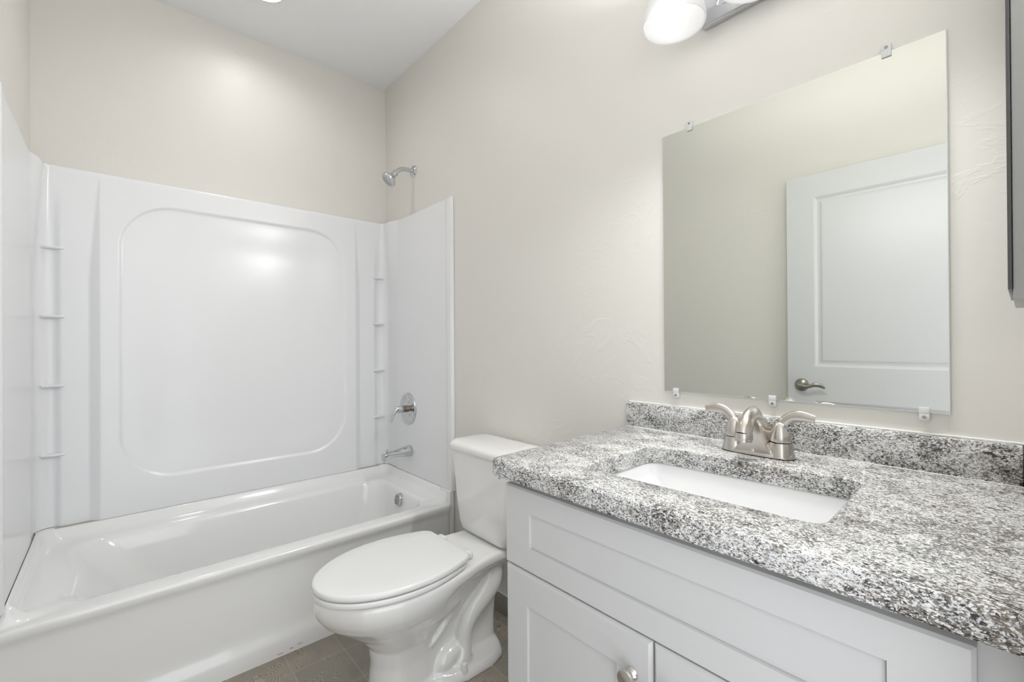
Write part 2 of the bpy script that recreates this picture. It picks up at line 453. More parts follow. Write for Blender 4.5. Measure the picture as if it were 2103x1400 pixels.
    F = [(i * ns + j, i * ns + j + 1, (i + 1) * ns + j + 1, (i + 1) * ns + j) for i in range(n2 - 1) for j in range(ns - 1)]
    b.add(allr.reshape(-1, 3), F)
    for j, wy in ((0, LY + .001), (ns - 1, -.001)):
        col_ = allr[:, j]; cb = col_.copy(); cb[:, 1] = wy
        b.loft([[tuple(p) for p in col_], [tuple(p) for p in cb]], False, False, closed=False)
    return b
sur = thing('tub_surround', 'glossy white moulded three wall tub surround above the bathtub rim', 'tub surround', (.01, LY / 2, .446))
mk('surround_panel', surround(), M['acrylic'], sur, angle=40)
for zc in (1.583, 1.303, 1.021, .741):
    for ya, yb in ((-.098, -.030), (LY + .098, LY + .030)):
        b = B()
        yc, hw = (ya + yb) / 2, abs(ya - yb) / 2
        # small quarter shelf: bulging front edge, rounded
        sec = []
        for k in range(13):
            t = -1 + 2 * k / 12
            d = .040 - .006 * t * t
            yy = yc + hw * t
            sec.append([(.008, yy, zc - .012), (d - .012, yy, zc - .012), (d - .002, yy, zc - .009), (d, yy, zc - .004), (d - .002, yy, zc), (.008, yy, zc)])
        b.loft(sec, True, True)
        mk('corner_shelf', b, M['acrylic'], sur)
mk('paint_mark', B().lathe([(.0035, 0), (.003, .0012), (.001, .0016)], (.0315, -.896, .501), (1, 0, 0), 14, sx=1).lathe([(.0028, 0), (.002, .0012), (.001, .0016)], (.0315, -.8955, .508), (1, 0, 0), 14), M['orange'], sur)['label'] = 'small orange mark low on the back panel'

# ------------------------------------------------------------------ bathtub
def bathtub():
    b = B(); N = 14
    def lip(x, x1): return 1 - sstep(x1 - .03, x1 - .004, np.array(x))
    def ring(x0, x1, ya, yb, r, z, lz):
        return [(x, y, z + lz * float(lip(x, x1))) for x, y, _ in rrect(x0, x1, ya, yb, r, 0, N)]
    yL, yR = LY + .004, -.006
    rings = [
        ring(.003, .742, yL, yR + .003, .012, .385, .0555),
        ring(.030, .7405, yL + .014, yR - .010, .03, .3852, .0555),
        ring(.047, .739, yL + .022, yR - .016, .04, .3855, .0550),
        ring(.052, .737, yL + .027, yR - .021, .042, .3858, .0500),
        ring(.058, .734, yL + .035, yR - .029, .048, .386, .034),
        ring(.066, .729, yL + .048, yR - .042, .055, .386, .017),
        ring(.076, .714, yL + .070, yR - .060, .07, .3858, .007),
        ring(.086, .688, yL + .102, yR - .080, .085, .385, .003),
        ring(.094, .672, yL + .118, yR - .092, .10, .382, .001),
        ring(.101, .662, yL + .132, yR - .099, .105, .374, 0),
        ring(.107, .656, yL + .146, yR - .104, .11, .360, 0),
        ring(.118, .646, yL + .19, yR - .115, .12, .30, 0),
        ring(.132, .632, yL + .26, yR - .130, .13, .20, 0),
        ring(.146, .618, yL + .35, yR - .150, .14, .11, 0),
        ring(.160, .604, yL + .41, yR - .170, .14, .075, 0),
        ring(.185, .580, yL + .45, yR - .20, .13, .058, 0),
        ring(.23, .53, yL + .52, yR - .26, .10, .053, 0),
    ]
    b.loft(rings, False, True)
    # apron: rolled rim, slightly hollow face, flared kick at the floor
    prof = [(.742, .385), (.749, .3848), (.7545, .383), (.7575, .379), (.7585, .373), (.758, .362), (.7545, .352), (.750, .342), (.747, .328), (.746, .27), (.745, .20), (.745, .12),
            (.7465, .098), (.7515, .080), (.7585, .066), (.7625, .05), (.764, .02), (.765, 0.0)]
    ys = [LY + .002, LY + .02, -.9, -.4, -.05, -.032, -.028]
    sec = [[(x - (.004 if i == len(ys) - 1 else 0), yy, z) for x, z in prof] for i, yy in enumerate(ys)]
    b.loft(sec, False, False, closed=False)
    e = sec[-1]; b.loft([e, [(.70, e[0][1], z) for _, _, z in e]], False, False, closed=False)
    # end flange strip down to the floor
    b.box((.66, -.0285, 0), (.7465, -.0015, .4435), .003)
    return b
tub = thing('bathtub', 'white alcove bathtub with a plain apron and grey floor tile in front', 'bathtub', (.38, LY / 2, 0))
mk('tub_shell', bathtub(), M['tub'], tub, angle=50, weld=2e-4)
for (yy, ln, zz, hh) in ((-.805, .020, .010, .0018), (-.765, .012, .014, .0016), (-.735, .016, .019, .0014)):
    mk('paint_scuff', B().box((.7635, yy - ln / 2, zz), (.7662, yy + ln / 2, zz + hh), .0004), M['smear'], tub)['label'] = 'small red scuff along the foot of the apron'
ov = B(); oc = Vector((.392, -.106, .333)); oa = Vector((0, -1, .18)).normalized()
ov.lathe([(.031, 0), (.0345, .004), (.0345, .022), (.033, .026), (.029, .028), (0, .0285)], oc, oa, 40)
ovo = mk('overflow_cover', ov, M['chrome'], tub); ovo['label'] = 'round chrome slotted overflow cover'
sl = B(); uu = Vector((1, 0, 0)); vv = oa.cross(uu)
for k in range(-3, 4):
    hw = math.sqrt(.028 ** 2 - (k * .0072) ** 2) * .85
    ctr = oc + oa * .0283 + vv * (k * .0072)
    q = [ctr + uu * sx * hw + vv * sy * .0014 for sx, sy in ((-1, -1), (1, -1), (1, 1), (-1, 1))]
    sl.loft([[p - oa * .002 for p in q], [p + oa * .0006 for p in q]], True, True)
mk('drain_slots', sl, M['hole'], ovo, smooth=False)
# seam of sealant between rim and surround
seam = B()
seam.box((.0035, LY + .07, .4408), (.0435, -.07, .4426)).box((.07, LY + .002, .4408), (.60, LY + .0145, .4426)).box((.07, -.0145, .4408), (.60, -.002, .4426))
mk('sealant_seam', seam, M['seam'], sur, smooth=False)['label'] = 'thin grey sealant line along the tub rim'

# ------------------------------------------------------------------ tub and shower fittings
sh = thing('wall_shower', 'chrome shower head on a bent arm high above the surround', 'shower head', (.354, 0, 2.151))
sx_ = .354
mk('wall_flange', B().lathe([(.033, 0), (.033, .003), (.029, .008), (.016, .013), (.013, .014)], (sx_, 0, 2.151), (0, -1, 0), 40), M['chrome'], sh)
mk('shower_arm', B().tube([(sx_, -.003, 2.151), (sx_, -.04, 2.152), (sx_, -.072, 2.147), (sx_ - .001, -.098, 2.130), (sx_ - .002, -.112, 2.112)], [.0115] * 5, 20), M['chrome'], sh)
hd = Vector((-.03, -.68, -.73)).normalized(); ho = Vector((sx_ - .002, -.108, 2.118))
mk('spray_head', B().lathe([(.013, 0), (.0165, .002), (.0165, .012), (.013, .014), (.0125, .018), (.017, .021), (.017, .030), (.022, .033), (.032, .046), (.038, .056), (.0425, .060), (.043, .066), (.041, .071), (.036, .073)], ho, hd, 44), M['chrome'], sh)
nz = B()
for ring_r, cnt in ((.028, 16), (.018, 10), (.008, 5)):
    for k in range(cnt):
        a = 2 * math.pi * k / cnt; u = hd.cross(Vector((1, 0, 0))).normalized(); v = hd.cross(u)
        nz.lathe([(.0016, -.002), (.0013, .002)], ho + hd * .0725 + u * ring_r * math.cos(a) + v * ring_r * math.sin(a), hd, 8)
mk('spray_nozzles', nz, M['hole'], sh)

vx, vz = .308, .808
va = thing('shower_valve', 'round chrome shower control plate with a curved lever handle', 'shower control', (vx, -.012, vz))
mk('escutcheon', B().lathe([(.090, 0), (.091, .004), (.089, .010), (.080, .013), (.074, .0125), (.068, .008), (.060, .006), (.03, .008), (.022, .010)], (vx, -.012, vz), (0, -1, 0), 64), M['chrome'], va)
sl = B().lathe([(.0185, 0)] + [(.0185 + (.0008 if k % 2 else 0), .004 + .0035 * k) for k in range(9)] + [(.0185, .036)], (vx, -.020, vz), (0, -1, 0), 36)
mk('valve_sleeve', sl, M['brass'], va)['label'] = 'brown ribbed sleeve behind the lever'
hb = B().lathe([(.019, 0), (.0205, .003), (.0205, .016), (.019, .026), (.012, .033), (0, .035)], (vx, -.054, vz), (0, -1, 0), 40)
hb.tube([(vx, -.068, vz + .004), (vx - .002, -.086, vz + .004), (vx - .004, -.103, vz - .014), (vx - .006, -.113, vz - .042), (vx - .007, -.119, vz - .068)], [(.018, .017), (.0165, .014), (.013, .010), (.010, .007), (.0085, .006)], 24)
mk('lever_handle', hb, M['chrome'], va)

px_, pz = .328, .573
sp = thing('tub_spout', 'chrome tub spout with a small diverter knob below the control plate', 'tub spout', (px_, -.012, pz))
rings = []
for yy, ru, rt_, rb in ((0, .030, .030, .030), (.006, .0325, .0325, .0325), (.03, .031, .029, .031), (.07, .0275, .021, .027), (.105, .0255, .015, .0245), (.130, .0245, .0135, .026), (.150, .0235, .011, .035), (.163, .0225, .007, .041), (.170, .020, .001, .043)):
    rings.append([(px_ + ru * math.cos(2 * math.pi * k / 32), -.012 - yy, pz + (rt_ if math.sin(2 * math.pi * k / 32) > 0 else rb) * math.sin(2 * math.pi * k / 32)) for k in range(32)])
mk('spout_body', B().loft(rings), M['chrome'], sp)
mk('diverter_knob', B().lathe([(.004, 0), (.004, .012), (.0085, .014), (.0095, .018), (.007, .021), (0, .0215)], (px_, -.158, pz + .006), (0, -.1, 1), 20), M['chrome'], sp)

# ------------------------------------------------------------------ toilet
TX = 1.205
def spl(ts, vs, t): return float(np.interp(t, ts, vs))
def toilet_ring(z, yf, yb, wt, n=26):
    """wt: half widths at normalised stations t (0 front .. 1 back)"""
    ts = [a for a, _ in wt]; ws = [c for _, c in wt]
    u = [(1 - math.cos(math.pi * k / n)) / 2 for k in range(n + 1)]
    # smooth interpolation of the width stations
    A = np.array(ts); Wv = np.array(ws)
    fine = np.linspace(0, 1, 201); wf_ = np.interp(fine, A, Wv)
    ker = np.hanning(15); ker /= ker.sum(); pad = np.pad(wf_, 7, mode='edge'); sm_ = np.convolve(pad, ker, 'valid')
    def hw(t):
        e = 1.0
        w0 = np.interp(t, fine, sm_)
        rf = .16
        if t < rf: e = math.sqrt(max(0, 1 - (1 - t / rf) ** 2))
        rb_ = .06
        if t > 1 - rb_: e *= math.sqrt(max(0, 1 - (1 - (1 - t) / rb_) ** 2)) * .55 + .45
        return w0 * e
    Lr = [(TX + hw(t), yf + (yb - yf) * t, z) for t in u]
    Rr = [(TX - hw(t), yf + (yb - yf) * t, z) for t in reversed(u)]
    return Lr + Rr[0:-1]
def toilet_body():
    b = B()
    top = [(0, .085), (.06, .115), (.15, .155), (.28, .183), (.38, .185), (.5, .178), (.60, .162), (.72, .140), (.85, .130), (1, .125)]
    def sc(l, f, fb=None): return [(t, w_ * (f + ((fb or f) - f) * sstep(.5, .72, np.array(t)))) for t, w_ in l]
    R = [
        toilet_ring(0.0, -.655, -.145, [(0, .085), (.12, .092), (.35, .088), (.48, .118), (.62, .138), (.85, .134), (1, .10)]),
        toilet_ring(0.018, -.652, -.148, [(0, .083), (.12, .090), (.35, .086), (.48, .116), (.62, .136), (.85, .132), (1, .098)]),
        toilet_ring(0.034, -.648, -.152, [(0, .080), (.12, .087), (.35, .080), (.48, .106), (.62, .126), (.85, .122), (1, .088)]),
        toilet_ring(0.045, -.645, -.152, [(0, .078), (.12, .085), (.35, .076), (.48, .056), (.7, .056), (.88, .060), (1, .055)]),
        toilet_ring(0.12, -.638, -.150, [(0, .075), (.12, .083), (.35, .074), (.48, .050), (.7, .050), (.88, .055), (1, .052)]),
        toilet_ring(0.18, -.645, -.146, [(0, .075), (.12, .088), (.35, .082), (.48, .056), (.7, .052), (.88, .056), (1, .055)]),
        toilet_ring(0.225, -.680, -.140, [(0, .075), (.12, .100), (.3, .112), (.48, .085), (.68, .060), (.88, .060), (1, .058)]),
        toilet_ring(0.265, -.735, -.135, sc(top, .76, .50)),
        toilet_ring(0.305, -.785, -.125, sc(top, .90, .58)),
        toilet_ring(0.335, -.808, -.105, sc(top, .97, .74)),
        toilet_ring(0.355, -.818, -.075, sc(top, 1.0, .92)),
        toilet_ring(0.372, -.822, -.060, sc(top, 1.01, 1.0)),
        toilet_ring(0.388, -.822, -.056, sc(top, 1.01, 1.0)),
        toilet_ring(0.397, -.819, -.058, sc(top, .995, .985)),
        toilet_ring(0.401, -.811, -.064, sc(top, .965, .95)),
        toilet_ring(0.4015, -.79, -.08, sc(top, .9, .88)),
    ]
    b.loft(R, True, True)
    # exposed trapway, both sides
    for s in (1, -1):
        # lip that sweeps down from under the rim to the rear edge of the front column
        b.tube([(TX + s * .060, -.315, .325), (TX + s * .068, -.352, .265), (TX + s * .071, -.398, .206), (TX + s * .072, -.437, .168), (TX + s * .068, -.466, .140)],
               [(.020, .022), (.018, .019), (.015, .017), (.013, .016), (.010, .012)], 22, ref=(1, 0, 0), rnd=.8)
        # trapway: swells at the back, turns down into the foot
        b.tube([(TX + s * .045, -.185, .345), (TX + s * .062, -.190, .285), (TX + s * .070, -.228, .240), (TX + s * .071, -.283, .194), (TX + s * .069, -.313, .145), (TX + s * .068, -.322, .09), (TX + s * .064, -.335, .035)],
               [(.045, .050), (.048, .046), (.044, .040), (.036, .033), (.030, .030), (.031, .033), (.044, .050)], 26, ref=(1, 0, 0), rnd=.6)
        # lower bulge in front of it
        b.tube([(TX + s * .050, -.425, .030), (TX + s * .058, -.400, .060), (TX + s * .062, -.365, .075), (TX + s * .060, -.335, .07)], [(.034, .034), (.038, .038), (.034, .032), (.030, .028)], 24, ref=(1, 0, 0), rnd=.9)
    return b
to = thing('toilet', 'white two piece toilet with its lid down between tub and vanity', 'toilet', (TX, -.4, 0))
tb = mk('toilet_bowl', toilet_body(), M['china'], to, angle=60)
# fuse the shells into one cast surface
rm = tb.modifiers.new('fuse', 'REMESH'); rm.mode = 'VOXEL'; rm.voxel_size = .0042; rm.use_smooth_shade = True
smo = tb.modifiers.new('glaze', 'SMOOTH'); smo.factor = .5; smo.iterations = 9
dg = bpy.context.evaluated_depsgraph_get(); dg.update()
fused = bpy.data.meshes.new_from_object(tb.evaluated_get(dg))
tb.modifiers.clear(); tb.data = fused; tb.data.name = 'toilet_bowl'
fused.polygons.foreach_set('use_smooth', [True] * len(fused.polygons))
def egg(z, g, yb=-.345, yf=-.822, W=.188, n=30):
    """seat outline: oval nose, nearly straight narrowing back; g = inset"""
    yf += g; yb -= g; W -= g
    L = []
    for k in range(n + 1):
        t = (1 - math.cos(math.pi * k / n)) / 2
        y = yf + (yb - yf) * t
        if t < .56: h = W * math.sqrt(max(0, 1 - ((.56 - t) / .56) ** 2))
        else:
            q = (t - .56) / .44; h = W * (1 - .26 * q ** 2.0)
            if t > .955: h -= W * .10 * ((t - .955) / .045) ** 2
        L.append((TX + h, y, z))
    return L + [(2 * TX - x, y, zz) for x, y, zz in reversed(L)][1:] if False else L + [(2 * TX - x, y, zz) for x, y, zz in reversed(L[1:])]
seat = B().loft([egg(.4035, .008), egg(.4042, .003), egg(.4055, .0005), egg(.410, 0), egg(.4175, .0005), egg(.4192, .002), egg(.420, .006)])
mk('toilet_seat', seat, M['plastic'], to, angle=50)
lid = B().loft([egg(.4232, .007, -.335), egg(.4238, .002, -.335), egg(.4252, .0002, -.335), egg(.431, .000, -.335), egg(.4385, .0012, -.335), egg(.4415, .0045, -.335), egg(.443, .010, -.335), egg(.4445, .06, -.338)])
mk('seat_lid', lid, M['plastic'], to, angle=50)
for s in (-1, 1):
    hg = B().box((TX + s * .085 - .022, -.345, .4015), (TX + s * .085 + .022, -.300, .428), .008, 3)
    mk('seat_hinge', hg, M['plastic'], to)
def tank():
    b = B(); R = []
    def fr(hw, yf, yb, r, z, bow):
        return [(x, y - (bow * (1 - ((x - TX) / hw) ** 2) if y < (yf + yb) / 2 else 0), z) for x, y, _ in rrect(TX - hw, TX + hw, yf, yb, r, 0, 8)]
    for hw, yf, r, z in ((.125, -.165, .04, .4025), (.150, -.180, .045, .406), (.160, -.188, .045, .42), (.167, -.192, .045, .45), (.180, -.197, .042, .56), (.192, -.202, .04, .70), (.194, -.203, .04, .737)):
        R.append(fr(hw, yf, -.022, r, z, .010))
    return b.loft(R)
tk = mk('tank', tank(), M['china'], to, angle=50)
def tlid():
    R = []
    def fr(hw, yf, yb, r, z, bow):
        return [(x, y - (bow * (1 - ((x - TX) / hw) ** 2) if y < (yf + yb) / 2 else 0), z) for x, y, _ in rrect(TX - hw, TX + hw, yf, yb, r, 0, 10)]
    for g, z in ((.008, .737), (.002, .739), (0, .744), (.000, .756), (.003, .764), (.010, .7705), (.022, .7745), (.06, .778)):
        R.append(fr(.207 - g, -.216 + g, -.010 - g * .6, .05 - g * .3, z, .014))
    return B().loft(R)
mk('tank_lid', tlid(), M['china'], to, angle=50)
for s in (-1, 1):
    mk('bolt_cap', B().lathe([(.0145, 0), (.0145, .004), (.0125, .022), (.0105, .029), (.006, .0315), (0, .032)], (TX + s * .116, -.352, .026), (0, 0, 1), 24), M['plastic'], to)

sv = thing('water_shutoff_valve', 'small chrome water valve on the wall behind the toilet', 'valve', (1.09, 0, .19))
mk('wall_plate', B().lathe([(.026, 0), (.025, .004), (.012, .008), (.008, .010), (.008, .038)], (1.09, 0, .19), (0, -1, 0), 28), M['chrome'], sv)
mk('valve_body', B().lathe([(.010, 0), (.010, .03), (.006, .032), (.006, .05)], (1.09, -.036, .175), (0, 0, 1), 20), M['chrome'], sv)
mk('valve_handle', B().lathe([(.015, 0), (.017, .004), (.015, .012)], (1.09, -.048, .19), (0, -1, 0), 20, sx=.6), M['chrome'], sv)

# ------------------------------------------------------------------ vanity cabinet
CX0, CX1 = 1.812, 2.645
YF = -.578
va_ = thing('vanity_cabinet', 'white shaker vanity cabinet under the granite counter', 'cabinet', ((CX0 + CX1) / 2, -.29, 0))
ca = B()
ca.box((CX0, YF + .038, .09), (CX0 + .018, -.015, .866)).box((CX1 - .018, YF + .038, .09), (CX1, -.015, .866))
ca.box((CX0 + .03, YF + .085, 0), (CX1, YF + .10, .10)).box((CX0 + .018, YF + .038, .0905), (CX1 - .018, -.015, .108)).box((CX0, -.015, .09), (CX1, -.003, .866))
ca.box((CX0 + .03, YF + .085, 0), (CX0 + .045, -.003, .10))
ca.box((CX0 + .035, YF + .020, .82), (CX1 - .055, YF + .038, .866)).box((CX0 + .035, YF + .020, .635), (CX1 - .055, YF + .038, .69)).box((CX0 - .0005, YF + .020, .0885), (CX0 + .035, YF + .038, .8665)).box((CX1 - .055, YF + .020, .0885), (CX1 + .0005, YF + .038, .8665))
mk('carcass', ca, M['cabinet'], va_, smooth=False)
XU, ZU, NF = (1, 0, 0), (0, 0, 1), (0, -1, 0)
sh_rings = ((.0008, -.006), (.0012, -.0075), (.0022, -.0062))
mk('false_drawer_front', B().slab((1.816, YF, .6665), XU, ZU, NF, .775, .183, .0195, [(.080, .700, .053, .131)], sh_rings, .004), M['cabinet'], va_, smooth=False)
for k, (xa, xb, kx) in enumerate(((1.816, 2.200, 2.163), (2.2035, 2.591, 2.2405))):
    d = mk('door', B().slab((xa, YF, .115), XU, ZU, NF, xb - xa, .5475, .0195, [(.072, xb - xa - .072, .072, .4755)], sh_rings, .006), M['cabinet'], va_, smooth=False)
    mk('knob', B().lathe([(.0105, 0), (.0115, .002), (.0095, .006), (.0065, .009), (.0062, .013), (.010, .0165), (.0155, .019), (.0170, .0225), (.0155, .026), (.008, .0285), (0, .029)], (kx, YF, .590), NF, 32), M['nickel'], d)

# ------------------------------------------------------------------ countertop
ZT, TH = .908, .040
SK = [(1.987, -.502), (2.430, -.487), (2.424, -.188), (1.982, -.218)]  # sink cutout corners: front left, front right, back right, back left
def quad_ring(Q, inset, r, z, n=8):
    Q = [Vector((x, y)) for x, y in Q]; out = []
    c = sum(Q, Vector((0, 0))) / 4
    Qi = []
    for i in range(4):
        a, p, d = Q[i - 1], Q[i], Q[(i + 1) % 4]
        e1 = (a - p).normalized(); e2 = (d - p).normalized()
        Qi.append(p + (e1 + e2) * inset)
    for i in range(4):
        a, p, d = Qi[i - 1], Qi[i], Qi[(i + 1) % 4]
        e1 = (a - p).normalized(); e2 = (d - p).normalized()
        p0, p1 = p + e1 * r, p + e2 * r
        for k in range(n + 1):
            t = k / n
            q = p0 * (1 - t) ** 2 + p * 2 * t * (1 - t) + p1 * t * t
            out.append((q.x, q.y, z))
    return out
def counter():
    b = B(); n = 8
    outer = [(1.789, -.604), (2.648, -.604), (2.648, -.001), (1.768, -.001)]
    def oring(i, z):
        R = []
        rad = [.022, .002, .002, .002]
        Q = [(outer[0][0] + i, outer[0][1] + i), (outer[1][0], outer[1][1] + i), outer[2], (outer[3][0] + i, outer[3][1])]
        Qv = [Vector(q) for q in Q]
        for k in range(4):
            a, p, d = Qv[k - 1], Qv[k], Qv[(k + 1) % 4]
            e1 = (a - p).normalized(); e2 = (d - p).normalized(); r = rad[k]
            p0, p1 = p + e1 * r, p + e2 * r
            for m_ in range(n + 1):
                t = m_ / n; q = p0 * (1 - t) ** 2 + p * 2 * t * (1 - t) + p1 * t * t
                R.append((q.x, q.y, z))
        return R
    zb = ZT - TH
    b.loft([quad_ring(SK, 0, .030, zb), oring(.004, zb), oring(.0012, zb + .0015), oring(0, zb + .005), oring(0, ZT - .006), oring(.0015, ZT - .002), oring(.005, ZT),
            quad_ring(SK, -.003, .033, ZT), quad_ring(SK, -.0008, .031, ZT - .001), quad_ring(SK, 0, .030, ZT - .004), quad_ring(SK, 0, .030, zb)], False, False)
    return b
ct = thing('countertop', 'grey and white speckled granite vanity countertop with backsplash', 'countertop', (2.2, -.3, ZT - TH))
mk('granite_slab', counter(), M['granite'], ct, angle=50)
mk('backsplash', B().box((1.770, -.021, ZT), (2.6255, -.001, .984), .0025), M['granite'], ct)
mk('side_splash', B().box((2.6262, -.600, ZT), (2.6485, -.001, .984), .0025), M['granite'], ct)
mk('caulk_line', B().box((1.772, -.006, .983), (2.6485, 0, .988), .002).box((1.770, -.023, ZT - .0005), (2.626, -.0205, ZT + .002), .0008), M['caulk'], ct)['label'] = 'white caulk bead along the backsplash'

# ------------------------------------------------------------------ sink
sk = thing('sink', 'white rectangular undermount sink set into the granite counter', 'sink', (2.206, -.35, .74))
zt = ZT - TH - .0005
def qlerp(t, bot): return [((1 - t) * x + t * bx, (1 - t) * y + t * by) for (x, y), (bx, by) in zip(SK, bot)]
bot = [(2.10, -.455), (2.375, -.445), (2.372, -.262), (2.095, -.278)]
rg = [quad_ring(SK, -.022, .04, zt - .012), quad_ring(SK, -.022, .04, zt), quad_ring(SK, -.004, .03, zt), quad_ring(SK, -.001, .03, zt - .004)]
for t, z in ((.03, .02), (.12, .035), (.35, .062), (.62, .094), (.82, .116), (.93, .126), (1.0, .130)):
    rg.append(quad_ring(qlerp(t, bot), 0, .026 if t < .1 else .013, zt - z))
rg.append(quad_ring(bot, .03, .02, zt - .132))
mk('basin', B().loft(rg, False, True), M['sink'], sk, angle=50)
mk('drain', B().lathe([(.022, 0), (.024, .001), (.022, .003), (.016, .002), (.015, .006), (0, .008)], (2.235, -.355, zt - .1325), (0, 0, 1), 32), M['nickel'], sk)

# ------------------------------------------------------------------ faucet
FX, FY = 2.200, -.106
fa = thing('faucet', 'brushed nickel two handle faucet standing behind the sink', 'faucet', (FX, FY, ZT))
def oval(hx, hy, z, n=48, p=2.6, yo=0):
    return [(FX + hx * math.copysign(abs(math.cos(2 * math.pi * k / n)) ** (2 / p), math.cos(2 * math.pi * k / n)), FY + yo + hy * math.copysign(abs(math.sin(2 * math.pi * k / n)) ** (2 / p), math.sin(2 * math.pi * k / n)), z) for k in range(n)]
mk('gasket', B().loft([oval(.0815, .0295, ZT), oval(.0815, .0295, ZT + .002)]), M['black'], fa)
bs = B().loft([oval(.081, .029, ZT + .002), oval(.0805, .0285, ZT + .008), oval(.078, .0255, ZT + .014), oval(.074, .0215, ZT + .018), oval(.06, .015, ZT + .0195)])
for s in (-1, 1):
    bs.lathe([(.0275, .004), (.0262, .014), (.0235, .030), (.0225, .036)], (FX + s * .052, FY, ZT), (0, 0, 1), 36)
# webbed body rising into the spout
bs.loft([[(FX + sx * hx, FY + y, ZT + z) for sx, y in ((-1, yb), (-.6, yf), (.6, yf), (1, yb), (.7, yb + .018), (-.7, yb + .018))] for hx, yf, yb, z in ((.062, -.0275, .0, .010), (.050, -.0275, .001, .022), (.040, -.028, .002, .038), (.033, -.030, .002, .056), (.0275, -.034, .0, .074), (.0225, -.038, -.004, .086))])
mk('faucet_base', bs, M['nickel'], fa, angle=40)
spt = B().tube([(FX, FY + .016, ZT + .012), (FX, FY + .014, ZT + .045), (FX, FY + .003, ZT + .076), (FX, FY - .022, ZT + .093), (FX, FY - .050, ZT + .088), (FX, FY - .070, ZT + .070), (FX, FY - .078, ZT + .056)],
               [(.046, .014), (.034, .0135), (.0265, .0130), (.0245, .0130), (.0225, .0145), (.0210, .0165), (.0195, .0175)], 40, ref=(1, 0, 0))
def swapxy(b): return b
mk('spout', spt, M['nickel'], fa, angle=50)
mk('aerator', B().lathe([(.0190, 0), (.0195, .004), (.0195, .013), (.0180, .0145), (.0180, .019), (.013, .0195)], (FX, FY - .0775, ZT + .060), (0, -.12, -1), 32), M['nickel'], fa)
for s, dot in ((-1, 'red'), (1, 'blue')):
    hx = FX + s * .052
    h = B().lathe([(.0220, .0385), (.0225, .042), (.0205, .056), (.0165, .070), (.0125, .080), (.008, .084)], (hx, FY, ZT), (0, 0, 1), 36)
    h.tube([(hx - s * .004, FY, ZT + .058), (hx + s * .004, FY, ZT + .080), (hx + s * .020, FY - .002, ZT + .096), (hx + s * .042, FY - .004, ZT + .1015), (hx + s * .070, FY - .006, ZT + .098)],
           [(.013, .012), (.012, .0095), (.0115, .0075), (.0125, .0058), (.0085, .0030)], 24, ref=(0, 1, 0))
    ho_ = mk('lever_handle', h, M['nickel'], fa, angle=45)
    mk('temperature_dot', B().lathe([(.0035, 0), (.003, .001), (0, .0012)], (hx + s * .0165, FY - .004, ZT + .066), (s, -.2, .3), 14), M[dot], ho_)['label'] = dot + ' temperature dot'

# ------------------------------------------------------------------ mirror and clips
MX0, MX1, MZ0, MZ1 = 1.8986, 2.5288, 1.0287, 1.8081
mb = B(); bev = .0015
fr_ = [[(x0, -y, z0), (x1, -y, z0), (x1, -y, z1), (x0, -y, z1)] for x0, x1, z0, z1, y in ((MX0, MX1, MZ0, MZ1, .0008), (MX0, MX1, MZ0, MZ1, .0055), (MX0 + bev, MX1 - bev, MZ0 + bev, MZ1 - bev, .0065))]
mb.loft(fr_, True, False, 1); mb.add(fr_[-1], [(0, 1, 2, 3)], 0)
mir = mk('wall_mirror', mb, [M['mirror'], M['edge']], org=((MX0 + MX1) / 2, 0, (MZ0 + MZ1) / 2), smooth=False)
tag(mir, 'frameless rectangular mirror clipped to the wall above the faucet', 'mirror')
for x, top, lab in ((1.986, 1, 'clear plastic clip on the mirror top edge near the lamp'), (2.434, 1, 'clear plastic clip on the mirror top edge at the far right'),
                    (1.938, 0, 'clear plastic clip on the mirror bottom edge at the left corner'), (2.202, 0, 'clear plastic clip on the mirror bottom edge above the faucet'), (2.490, 0, 'clear plastic clip on the mirror bottom edge at the right corner')):
    s = 1 if top else -1; ze = MZ1 if top else MZ0
    c = thing('mirror_clip', lab, 'mirror clip', (x, 0, ze), 'clear clips holding the mirror')
    b = B()
    lo, hi = sorted((ze + s * .0008, ze + s * .016)); b.box((x - .0085, -.0105, lo), (x + .0085, -.0002, hi), .0015)
    lo, hi = sorted((ze - s * .012, ze + s * .003)); b.box((x - .0085, -.0105, lo), (x + .0085, -.0072, hi), .001)
    mk('clip_body', b, M['clear'], c)
    mk('screw', B().lathe([(.0034, 0), (.003, .0012), (0, .0016)], (x, -.0105, ze + s * .0085), (0, -1, 0), 16), M['darknickel'], c)

# ------------------------------------------------------------------ medicine cabinet at the right
mc = thing('medicine_cabinet', 'slim mirrored cabinet on the near right wall above the counter end', 'cabinet', (2.63, -.22, 1.238))
mk('case', B().box((2.6175, -.330, 1.236), (2.649, -.06, 1.96), .002), M['steel'], mc)
dm = B().box((2.6128, -.332, 1.250), (2.6170, -.058, 1.955), .0008, mi=1); dm.add([(2.6127, -.325, 1.26), (2.6127, -.065, 1.26), (2.6127, -.065, 1.945), (2.6127, -.325, 1.945)], [(0, 1, 2, 3)], 0)
mk('mirror_door', dm, [M['mirror'], M['darkedge']], mc)['label'] = 'mirror door with a dark edge'

